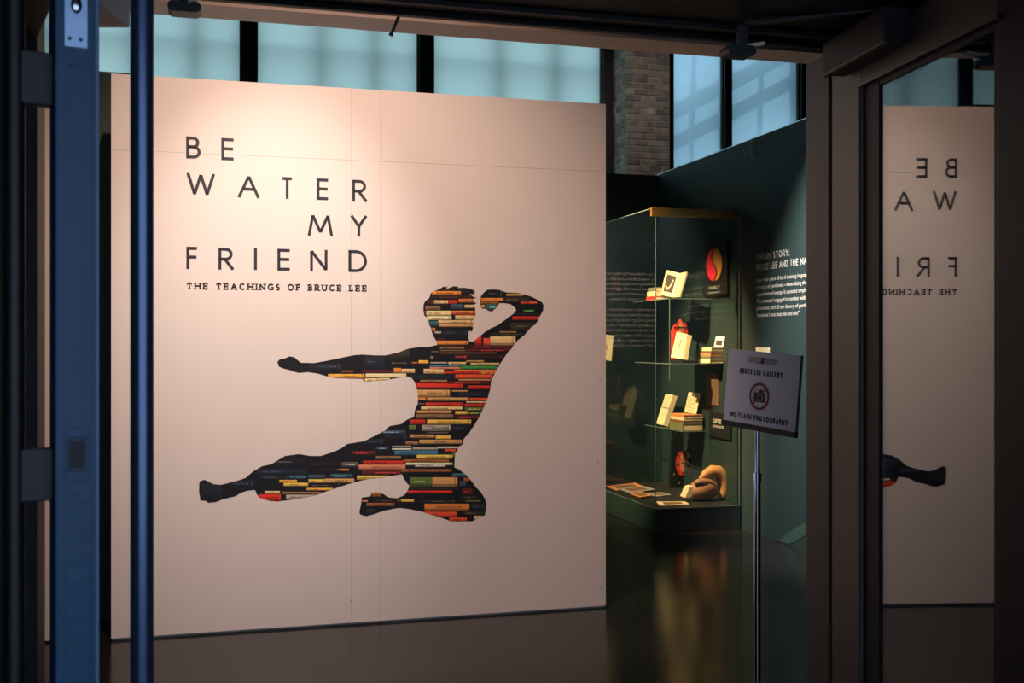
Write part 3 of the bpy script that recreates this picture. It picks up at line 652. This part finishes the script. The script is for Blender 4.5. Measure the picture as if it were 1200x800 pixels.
def halfshape(sg):
    pts = []
    n = 20
    for i in range(n+1): a = math.radians(90+sg*(-i*180/n)); pts.append((Rx*math.cos(a), Rr*math.sin(a)))
    # S-shaped inner edge from bottom back to top
    inn = []
    for i in range(n+1):
        y = -Rr+2*Rr*i/n; inn.append((Rx*.34*math.sin(math.pi*y/Rr)*-1, y))
    pts += inn[1:-1]
    return [(x+sg*Rx*.09, y) for x, y in pts]
for sg, m in ((-1, M['logo_red']), (1, M['logo_gold'])):
    MB().prism([fl(x, y) for x, y in halfshape(sg)], -U*.002).build('emblem_half', m, lp)
mb = MB(); font_text(mb, 'FAMILY', 0, -Rr*1.52, .028, fl, abs(wd)*.45, .01, 'CENTER'); font_text(mb, 'COMPANY', 0, -Rr*1.78, .014, fl, abs(wd)*.5, .01, 'CENTER')
mb.build('caption', M['photo_gray'], lp)
cp = thing('caption_panel', green(846, 515), 'small black caption panel with pale lettering on the green wall, left of the sign', 'wall panel')
_, k0, k1, z0, z1 = gslab('board', 833, 484, 858, 513, .015, M['panel_black'], cp)
fl2 = lambda x, y: GP+V*(k0-x)-U*.017+Z*(z0+y)
mb = MB(); h = z1-z0; w = k0-k1; font_text(mb, 'GIFTED', w*.18, h*.58, h*.17, fl2, w*.5, .02); font_text(mb, 'BOOKS NOTES', w*.2, h*.40, h*.10, fl2, w*.5, .02); mb.build('caption', M['cream_text'], cp)
fpn = thing('framed_document', green(835, 475), 'dim brownish document panel on the green wall above the small caption panel', 'document')
gslab('sheet', 829, 438, 843, 474, .012, M['brown'], fpn)
# white cable hanging from the wall top
p = [green(883.5, 162, .01), green(882.5, 168, .02), green(883, 176, .02), green(884.5, 186, .015)]
settag(MB().tube(p, .006, 8).build('cable', M['white_cable']), 'short pale cable dangling from the top of the green wall', 'cable')
wc = thing('wall_card', green(894, 412), 'small cream card on the green wall just above the no-photography sign', 'card')
gslab('card', 887, 407, 902, 424, .01, M['cream'], wc)
# ================================================================== DISPLAY CASE
C0 = Vector((1.117, 8.49, 0)); CW = .728; CL = 1.60; PZ = .19; TZ = 2.475; TT = 2.54
ca = thing('display_case', C0+U*CW/2, 'tall glass display case with black plinth and brass top against the green wall', 'display case')
MB().bbox(C0, U*CW, V*CL, Z*PZ, .004).build('plinth', M['plinth'], ca)
MB().box(C0-U*.004+Z*.004, U*.003, V*CL, Z*(PZ-.008)).build('side_skirt', M['plinth_green'], ca)
gt_ = .008
MB().box(C0+Z*PZ+V*.004+U*.004, U*(CW-.01), V*gt_, Z*(TZ-PZ)).build('glass_pane', M['glass_case'], ca)
MB().box(C0+Z*PZ+V*.014+U*.004, U*gt_, V*(CL-.02), Z*(TT-PZ)).build('glass_pane', M['glass_case'], ca)
MB().box(C0+Z*PZ+V*(CL-.01)+U*.014, U*(CW-.02), V*gt_, Z*(TT-PZ)).build('glass_pane', M['glass_case'], ca)
MB().box(C0+U*.013+Z*(TT-.006)+V*.014, U*(CW-.02), V*(CL-.03), Z*.006).build('top_glass', M['glass_case'], ca)
MB().bbox(C0-U*.03+Z*TZ, U*(CW+.03), V*.03, Z*(TT-TZ), .002).build('top_rail', M['gold'], ca)
for q in (C0+U*.001+V*.001, C0+U*(CW-.010)+V*.001):
    MB().box(q+Z*PZ, U*.004, V*.004, Z*(TZ-PZ)).build('edge_profile', M['glass_edge'], ca)
MB().box(C0-U*.002+Z*TT+V*.01, U*.005, V*CL, Z*.005).build('edge_profile', M['glass_edge'], ca)
MB().box(C0-U*.002+Z*PZ+V*.01, U*.004, V*CL, Z*.004).build('edge_profile', M['glass_edge'], ca)
MB().box(C0-U*.0+Z*PZ-V*.002, U*CW, V*.004, Z*.004).build('edge_profile', M['glass_edge'], ca)
SH = []
def shelf(px, py, d, length):
    p = at(px, py, d); w = (GP-p).dot(U)-.003
    o = MB().box(p-Z*.008, U*w, V*length, Z*.008).build('shelf', M['glass_shelf'], ca)
    MB().box(p-Z*.008-V*.0015, U*w, V*.0015, Z*.007).build('shelf_edge', M['glass_edge'], o)
    MB().box(p-Z*.008-U*.0015, U*.0015, V*length, Z*.007).build('shelf_edge', M['glass_edge'], o)
    return p
S1 = shelf(784, 349, 9.05, .80); S2 = shelf(787, 425.5, 8.95, .80); S3 = shelf(800, 505, 9.27, .84)
p = at(784.5, 349, 9.0)
MB().box(p-Z*.68, U*.006, V*.006, Z*.67).build('shelf_post', M['glass_edge'], ca)
# --- books and cards, each a small solid
def bookbox(name, o, x, y, h, cm, label, group=None, cat='book', lean=None):
    """lying book: cover boards, page block; o = lower near-left corner"""
    t = thing(name, o, label, cat, group)
    ins = .004
    MB().box(o, x, y, Z*.003).build('cover', cm, t); MB().box(o+Z*(h-.003), x, y, Z*.003).build('cover', cm, t)
    MB().box(o+Z*.003, x.normalized()*.003, y, Z*(h-.006)).build('spine', cm, t)
    MB().box(o+x.normalized()*.004+y.normalized()*ins+Z*.0032, x*(1-.008/x.length), y*(1-2*ins/y.length), Z*(h-.0064)).build('page_block', M['paper'], t)
    return t
BK_ = [V]
def stand(name, quad, d, th, cm, label, cat='book', back=V, pages=True, group=None, zfix=None, P0=None, lean=0):
    """upright or leaning book: quad of picture points on its cover put at distance d, body behind it"""
    if P0 is None: n = V; P0 = at(quad[0][0], quad[0][1], d)
    else: n = back = U*math.cos(math.radians(lean))-Z*math.sin(math.radians(lean))
    q = [onp(x, y, P0, n) for x, y in quad]
    BK_[0] = back
    if zfix is not None:
        dz = zfix-min(p.z for p in q); q = [p+Z*dz for p in q]
    t = thing(name, (q[2]+q[3])/2, label, cat, group)
    MB().prism(q, back*.003).build('cover', cm, t)
    if pages:
        c = sum(q, Vector())/4
        MB().prism([p+(c-p)*.06+back*.0032 for p in q], back*(th-.0064)).build('page_block', M['paper'], t)
        MB().prism([p+back*(th-.003) for p in q], back*.003).build('cover', cm, t)
        MB().prism([q[1], q[2], q[2]+back*th, q[1]+back*th], (q[0]-q[1]).normalized()*.003).build('spine', cm, t)
    return t, q
def inkmarks(t, q, rows, m, w0=.15, w1=.85, back=V, th=.004, top=.1, bot=.9):
    mb = MB()
    for i in range(rows):
        v = top+(bot-top)*i/max(1, rows-1); x = w0
        while x < w1:
            w = random.uniform(.04, .12)
            a = lambda s, r: (q[0]*(1-s)+q[1]*s)*(1-r)+(q[3]*(1-s)+q[2]*s)*r-back*.0007
            mb.add([a(x, v), a(min(w1, x+w), v), a(min(w1, x+w), v+.02), a(x, v+.02)], [(0, 1, 2, 3)]); x += w+.04
    mb.build('print', m, t)
PX = lambda n, d: n*d/F
# shelf one
sA = Vector((S1.x, S1.y, S1.z))+V*.31+U*.006
bookbox('book', sA, U*.13, V*.20, .030, M['red'], 'red book at the bottom of the small stack on the upper case shelf', 'books stacked on the upper shelf')
bookbox('book', sA+Z*.031+U*.004, U*.125, V*.19, .042, M['cream'], 'cream book in the middle of the small upper shelf stack', 'books stacked on the upper shelf')
bookbox('book', sA+Z*.074+U*.006, U*.12, V*.18, .032, M['olive'], 'olive book on top of the small upper shelf stack', 'books stacked on the upper shelf')
t, q = stand('open_book', [(781, 314.5), (797, 318.5), (788.5, 346.5), (774, 343.5)], 9.12, .02, M['cream'], 'cream book propped open at a photograph on the upper case shelf', zfix=S1.z+.008, P0=S1+U*.045+V*.012, lean=17)
nb = BK_[0]
def inq(q, s_, v): return (q[0]*(1-s_)+q[1]*s_)*(1-v)+(q[3]*(1-s_)+q[2]*s_)*v
MB().prism([inq(q, a, b)-nb*.002 for a, b in ((.16, .16), (.84, .16), (.84, .84), (.16, .84))], nb*.0015).build('photograph', M['photo_dark'], t)
MB().ribbon([(.25, .62), (.45, .72), (.60, .60), (.70, .32)], .07, lambda x, y: inq(q, x, y)-nb*.0025).build('photograph_figure', M['cream'], t)
MB().prism([q[1]-nb*.001, q[1]+U*.045-V*.03+Z*.012, q[2]+U*.045-V*.03+Z*.002, q[2]-nb*.001], nb*.014).build('page_block', M['paper'], t)
# shelf two
t, q = stand('book', [(793, 386), (806, 389), (801, 418), (786, 416)], 9.1, .04, M['cream'], 'cream book leaning upright on the middle case shelf', zfix=S2.z+.033, P0=S2+U*.12+V*.02, lean=15)
MB().box(Vector((q[2].x, q[2].y, S2.z+.001)), U*.10, V*.22, Z*.018).build('stand', M['black_lacquer'], t)
nb = BK_[0]; MB().ribbon([(.5, .55), (.42, .42), (.5, .28), (.58, .42), (.5, .55)], .04, lambda x, y: inq(q, x, y)-nb*.001).build('print', M['brown'], t)
P0 = at(797, 400, 9.35)
fl_ = thing('red_ornament', P0, 'red and orange flame-shaped ornament behind the leaning cream book', 'ornament')
pp = [(788, 421), (788, 388), (791, 381), (795, 379), (798, 374), (801, 379), (804, 378), (806, 386), (806, 421)]
MB().prism([onp(x, y, P0, V) for x, y in pp], V*.03).build('body', M['red'], fl_)
pp = [(796, 390), (795.5, 383), (798, 376), (800.5, 382), (801, 390)]
MB().prism([onp(x, y, P0, V)-V*.003 for x, y in pp], V*.003).build('flame', M['orange'], fl_)
MB().box(onp(789, 384, P0, V)-V*.006, onp(805, 384, P0, V)-onp(789, 384, P0, V), V*.003, Z*.008).build('band', M['black_lacquer'], fl_)
st = at(832, 425.5, 8.97); st.z = S2.z+.0005
cols = [('cream', 'cream bottom book of the middle shelf stack', .034), ('olive', 'olive second book of the middle shelf stack', .022), ('orange', 'orange third book of the middle shelf stack', .026), ('brown', 'brown fourth book of the middle shelf stack', .018), ('cream', 'cream top book of the middle shelf stack', .028)]
zz = st.z
for i, (c, lab, h) in enumerate(cols):
    o = Vector((st.x, st.y, zz))+U*(.003*i); t = bookbox('book', o, U*.135, V*(.22-.01*i), h-.001, M[c], lab, 'books stacked on the middle shelf'); zz += h
t, q = stand('photo_card', [(839.5, 391), (850, 391.5), (847, 406.5), (836.5, 406)], 9.05, .006, M['card'], 'small white photo card standing on the middle shelf book stack', 'card', pages=False, zfix=zz+.001, P0=st+U*.085+V*.02, lean=10)
nb = BK_[0]; MB().prism([inq(q, a, b)-nb*.002 for a, b in ((.15, .45), (.85, .45), (.85, .85), (.15, .85))], nb*.0015).build('photograph', M['photo_dark'], t)
# shelf three
t, q = stand('book', [(780, 461.5), (789, 462.5), (777.5, 498), (769, 496)], 9.4, .045, M['cream'], 'tall narrow cream book leaning at the left end of the lowest shelf', zfix=S3.z+.018, P0=S3+V*.40+U*.012, lean=17)
inkmarks(t, q, 9, M['orange'], .3, .75, BK_[0], top=.08, bot=.75)
st = S3+U*.006+V*.008; st.z = S3.z+.0005; zz = st.z
for c, lab, h, dx in (('olive', 'olive green bottom book of the lowest shelf stack', .062, 0), ('brown', 'ribbed brown book second in the lowest shelf stack', .026, .004), ('cream', 'thin cream book third in the lowest shelf stack', .022, .010), ('orange', 'orange top book of the lowest shelf stack', .026, .013)):
    o = Vector((st.x, st.y, zz))+U*dx; bookbox('book', o, U*(.185-dx), V*(.29-dx), h-.001, M[c], lab, 'books stacked on the lowest shelf'); zz += h
t, q = stand('letter_card', [(807, 462), (821, 463.3), (815.5, 488), (802, 485)], 9.42, .004, M['cream'], 'cream printed card standing on the lowest shelf book stack', 'card', pages=False, zfix=zz+.001, P0=S3+U*.12+V*.02, lean=14)
inkmarks(t, q, 8, M['ink'], .12, .8, BK_[0], top=.08, bot=.85)
t, q = stand('standing_card', [(707, 391.5), (719, 393), (716.5, 423), (707, 421)], 9.75, .01, M['cream'], 'cream card at the far end of the case, beside the beige wall edge', 'card', pages=False)
MB().ribbon([(-.03, .0), (-.01, .02), (-.01, -.02)], .008, lambda x, y: sum(q, Vector())/4-V*.001+U*x+Z*y).build('print', M['red'], t)
MB().box(Vector((q[3].x, q[3].y, S2.z))+V*.01-U*.0, U*.06, V*.06, Z*max(.01, q[3].z-S2.z)).build('easel', M['glass_edge'], t)
# case floor: ornaments
fz = PZ+.002
def fl3(px, py): return onp(px, py, Vector((0, 0, fz)), Z)
rd = thing('shield_ornament', fl3(799, 572), 'black upright stand with a round red and gold shield on it', 'ornament')
bp_ = fl3(801, 571); P0 = bp_
MB().prism([onp(x, y, P0, V) for x, y in ((786, 571), (789, 515), (793, 503), (812, 503), (816, 530), (816, 571))], V*.05).build('stand', M['black_lacquer'], rd)
c = onp(797.5, 543, P0, V)-V*.004
disc = [(6.8*math.cos(math.radians(a)), 14.5*math.sin(math.radians(a))) for a in range(0, 360, 15)]
MB().prism([c+U*PX(x, 9.2)+Z*PX(y, 9.2) for x, y in disc], -V*.012).build('shield', M['red'], rd)
MB().prism([c-V*.014+U*PX(x*.55+1.6, 9.2)+Z*PX(y*.8+1, 9.2) for x, y in disc], -V*.002).build('emblem', M['orange'], rd)
MB().box(c-V*.017-U*PX(6.5, 9.2), U*PX(13, 9.2), V*.002, Z*.006).build('bar', M['black_lacquer'], rd)
MB().tube([c-V*.006+U*PX(x*1.12, 9.2)+Z*PX(y*1.08, 9.2) for x, y in disc+disc[:1]], .004, 8).build('rim', M['black_lacquer'], rd)
for k, (x, y) in enumerate(((800, 560), (805, 553), (796, 566), (790, 556), (806, 548))): MB().blob(onp(x, y, P0, V)-V*.004, (U*.008, V*.004, Z*.012), 8, 6).build('inlay', M['brown'], rd)
sc = thing('black_figurine', fl3(824, 574), 'black lacquered figurine with gilt arms and trim behind the tan padded mitt', 'figurine')
P0 = fl3(824, 574)+V*.04
pp = [(812, 573), (813, 548), (806, 540), (804, 531), (809, 528), (813, 533), (814, 520), (818, 514), (823, 517), (824, 524), (829, 527), (834, 543), (838, 573)]
MB().prism([onp(x, y, P0, V) for x, y in pp], V*.08).build('body', M['black_lacquer'], sc)
pr = lambda x, y: onp(x, y, P0, V)-V*.01
MB().tube([pr(806, 536), pr(811, 532), pr(817, 534), pr(823, 528), pr(825, 523)], [.014, .014, .012, .012, .01], 12).build('arm', M['gilt'], sc, True)
MB().blob(pr(822, 521), (U*.014, V*.012, Z*.018), 12, 8).build('face', M['tan_leather'], sc, True)
MB().blob(pr(806, 532), (U*.012, V*.012, Z*.02), 12, 8).build('hand', M['cream'], sc, True)
for x, y in ((824, 527), (827, 529), (828, 532), (830, 535), (820, 526)): MB().blob(pr(x, y), (U*.006, V*.005, Z*.008), 8, 6).build('trim', M['gilt'], sc)
mt = thing('padded_mitt', fl3(832, 588), 'tan and brown leather padded mitt curling upward at the case front', 'mitt')
B0 = fl3(830, 587)
def mp(px, py, dv=0): return onp(px, py, B0+V*dv, V)
cst = mp(824, 575, .06)
MB().blob(Vector((cst.x, cst.y, fz+.095)), ((U*.128), V*.10, Z*.093), 28, 18, lambda q: Vector((q.x*(1-.12*q.z), q.y, q.z+.10*q.x*q.x*-1+.06*math.sin(3*q.x)))).build('palm', M['brown_leather'], mt, True)
MB().tube([mp(820, 561, .05), mp(827, 555, .05), mp(834, 551.5, .05), mp(841, 552.5, .05), mp(846.5, 558, .05), mp(849, 567, .05), mp(848.5, 576, .045), mp(845.5, 583.5, .04)], [.014, .036, .048, .054, .055, .055, .050, .030], 20).build('finger_roll', M['tan_leather'], mt, True)
MB().tube([mp(814, 566, .0), mp(822, 563.5, -.0), mp(831, 564.5, 0), mp(838, 568, .0)], [.014, .024, .026, .016], 16).build('thumb_fold', M['brown_leather'], mt, True)
MB().tube([mp(819, 565.5, -.02), mp(826, 566.5, -.025), mp(834, 568.5, -.02)], .006, 8).build('lacing', M['ink'], mt)
MB().prism([mp(803, 583, .02), mp(808, 571, .02), mp(813, 569.5, .02), mp(811, 582, .02)], V*.10).build('cuff', M['paper'], mt)
# papers lying on the case floor
def paper(pts, m, label, n=0):
    P = [fl3(x, y) for x, y in pts]; P = [Vector((q.x, q.y, fz+.007*n)) for q in P]
    t = thing('paper_document', sum(P, Vector())/4, label, 'document', 'papers on the case floor')
    MB().prism(P, Z*(.004+.002*n)).build('sheet', m, t)
    c = sum(P, Vector())/4; MB().prism([q.lerp(c, .35)+Z*(.0045+.002*n) for q in P], Z*.0005).build('print', M['brown'], t)
paper([(710, 570), (744, 566), (757, 571), (722, 575)], M['orange'], 'rust coloured sheet lying furthest back on the case floor', 0)
paper([(724, 574), (755, 571), (768, 575), (737, 579)], M['photo_gray'], 'grey sheet between the rust sheet and the small brown one', 1)
paper([(738, 580), (752, 577.5), (764, 582), (750, 584)], M['orange'], 'small brown sheet lying left of the case corner', 1)
paper([(758, 578), (776, 577), (787, 580), (768, 582)], M['photo_gray'], 'small grey clipping just inside the front case corner', 0)
paper([(769, 588), (803, 588), (808, 591), (774, 593)], M['paper'], 'long cream paper strip at the front of the case floor', 0)
# ================================================================== SIGN ON STAND
TL, TR, BR, BL = at(855, 408, 4.14), at(938, 417, 3.83), at(932, 507, 3.83), at(848, 492, 4.14)
sx = BR-BL; sy = ((TL-BL)+(TR-BR))/2; sn = sx.cross(sy).normalized()
sx_n = sx.normalized(); sw_, sh2 = sx.length, sy.length
fs = lambda x, y: BL+sx*x+sy*y+sn*.0012
base = Vector(((BL.x+BR.x)/2-.004, (BL.y+BR.y)/2+.03, 0)); base.x = (887.5-600)/F*base.y
sg = thing('sign_stand', base, 'white card sign on a chrome floor pole forbidding flash photography', 'sign')
MB().prism([fs(0, 0), fs(1, 0), fs(1, 1), fs(0, 1)], -sn*.004).build('card', M['card'], sg)
MB().box(BL-sy.normalized()*.018-sx_n*.006-sn*.010, sx+sx_n*.010, sn*.016, sy.normalized()*.020).build('holder_rail', M['black_metal'], sg)
MB().box(BL+sx-sn*.010, sx_n*.0025, sn*.012, sy).build('holder_edge', M['photo_gray'], sg)
fs2 = lambda x, y: BL+sx_n*x+sy.normalized()*y+sn*.0018
sline('BRUCE LEE GALLERY', sw_*.19, sh2*.68, .020, fs2, sw_*.59, .0052, M['sign_text'], sg)
sline('NO FLASH PHOTOGRAPHY', sw_*.10, sh2*.07, .020, fs2, sw_*.80, .0052, M['sign_text'], sg)
cx, cy, R_ = sw_*.49, sh2*.40, sh2*.185
def ring(mb, r0, r1, n=40, fr=fs2):
    vs = []
    for i in range(n): a = 2*math.pi*i/n; vs += [fr(cx+r0*math.cos(a), cy+r0*math.sin(a)), fr(cx+r1*math.cos(a), cy+r1*math.sin(a))]
    mb.add(vs, [(2*i, 2*i+1, (2*i+3) % (2*n), (2*i+2) % (2*n)) for i in range(n)])
fs3 = lambda x, y: BL+sx_n*x+sy.normalized()*y+sn*.0024
mb = MB(); ring(mb, R_*.81, R_, 40, fs3); a = math.radians(45)
mb.ribbon([(cx-R_*.9*math.cos(a), cy-R_*.9*math.sin(a)), (cx+R_*.9*math.cos(a), cy+R_*.9*math.sin(a))], R_*.15, fs3); mb.build('prohibition_ring', M['sign_red'], sg)
mb = MB(); r = R_
mb.add([fs2(cx+x*r, cy+y*r) for x, y in ((-.55, -.42), (.62, -.42), (.62, .28), (-.55, .28))], [(0, 1, 2, 3)])
mb.add([fs2(cx+x*r, cy+y*r) for x, y in ((-.15, .27), (.35, .27), (.25, .50), (-.05, .50))], [(0, 1, 2, 3)])
mb.build('camera_symbol', M['sign_text'], sg)
mb = MB(); mb.ribbon([(cx+.08*r+.24*r*math.cos(t), cy-.08*r+.24*r*math.sin(t)) for t in [2*math.pi*i/24 for i in range(25)]], r*.08, lambda x, y: fs2(x, y)+sn*.0003)
for k in range(8):
    a = k*math.pi/4+.2; mb.ribbon([(cx-.45*r+.06*r*math.cos(a), cy+.42*r+.06*r*math.sin(a)), (cx-.45*r+.27*r*math.cos(a), cy+.42*r+.27*r*math.sin(a))], r*.06, lambda x, y: fs2(x, y)+sn*.0003)
mb.build('flash_symbol', M['sign_gray'], sg)
mb = MB(); q = lambda x, y: fs2(sw_*x, sh2*y)
mb.add([q(.30, .835), q(.69, .835), q(.69, .925), q(.30, .925)], [(0, 1, 2, 3)]); mb.build('logo_strip', M['sign_gray'], sg)
mb = MB(); q2 = lambda x, y: fs2(sw_*x, sh2*y)+sn*.0004
fg2 = [(.41, .842), (.46, .857), (.485, .868), (.48, .885), (.45, .888), (.485, .892), (.495, .910), (.505, .922), (.52, .918), (.515, .905), (.53, .912), (.54, .90), (.515, .89), (.513, .87), (.53, .855), (.52, .842), (.49, .84), (.505, .85), (.47, .848)]
mb.prism([q2(*p) for p in fg2], sn*.0002)
for i, (w, y) in enumerate(((.09, .90), (.11, .878), (.10, .855))): font_text(mb, ('VISITOR', 'MUSEUM', 'GALLERY')[i] if False else '- - - -', sw_*.56, sh2*y, .006, lambda x, y: fs2(x, y)+sn*.0004, sw_*w, .03)
mb.build('logo_print', M['sign_text'], sg)
zc_ = CH-(563-HZ)*base.y/F
zs_ = CH-(500-HZ)*base.y/F
MB().tube([base+Z*.02, base+Z*zc_], .0125, 20).build('lower_tube', M['chrome'], sg, True)
MB().tube([base+Z*(zc_-.004), base+Z*(zc_+.03)], .0155, 20).build('collar', M['chrome'], sg, True)
MB().tube([base+Z*(zc_+.02), base+Z*(zs_+.10)], .0095, 20).build('upper_tube', M['chrome'], sg, True)
MB().tube([base, base+Z*.012, base+Z*.02, base+Z*.03], [.14, .14, .12, .02], 40).build('foot', M['black_metal'], sg, True)
# ================================================================== LAMPS on the ceiling track
tr = thing('light_track', WP-V*1.7+Z*4.55, 'black ceiling track carrying the gallery spotlights', 'light track')
for n_, (loc, aim, pw, cone, bl, col) in enumerate(LAMPS):
    d = (aim-loc).normalized(); h = thing('track_spotlight', loc, 'black gallery spotlight high above the frame, number unseen', 'spotlight', 'gallery spotlights above the view')
    MB().tube([loc-d*.16, loc-d*.15, loc-d*.03, loc-d*.028], [.03, .045, .05, .05], 20, cap=True).build('housing', M['black_metal'], h, True)
    MB().box(loc-d*.12-U*.006, U*.012, V*.012, Z*.448).build('stem', M['black_metal'], h)
    h['label'] = ('black spotlight aimed at the title on the beige wall', 'black spotlight aimed at the figure on the beige wall', 'black spotlight aimed at the green wall text', 'black spotlight aimed at the display case', 'unseen black spotlight added to light the back wall text', 'unseen black spotlight added to brighten the brick pillar')[n_]
    l = spot('spot_lamp', loc, aim, pw, cone, bl, col)
    MB().box(loc-d*.12-U*.9+Z*.45, U*1.8, V*.03, Z*.03).build('track_rail', M['black_metal'], tr)
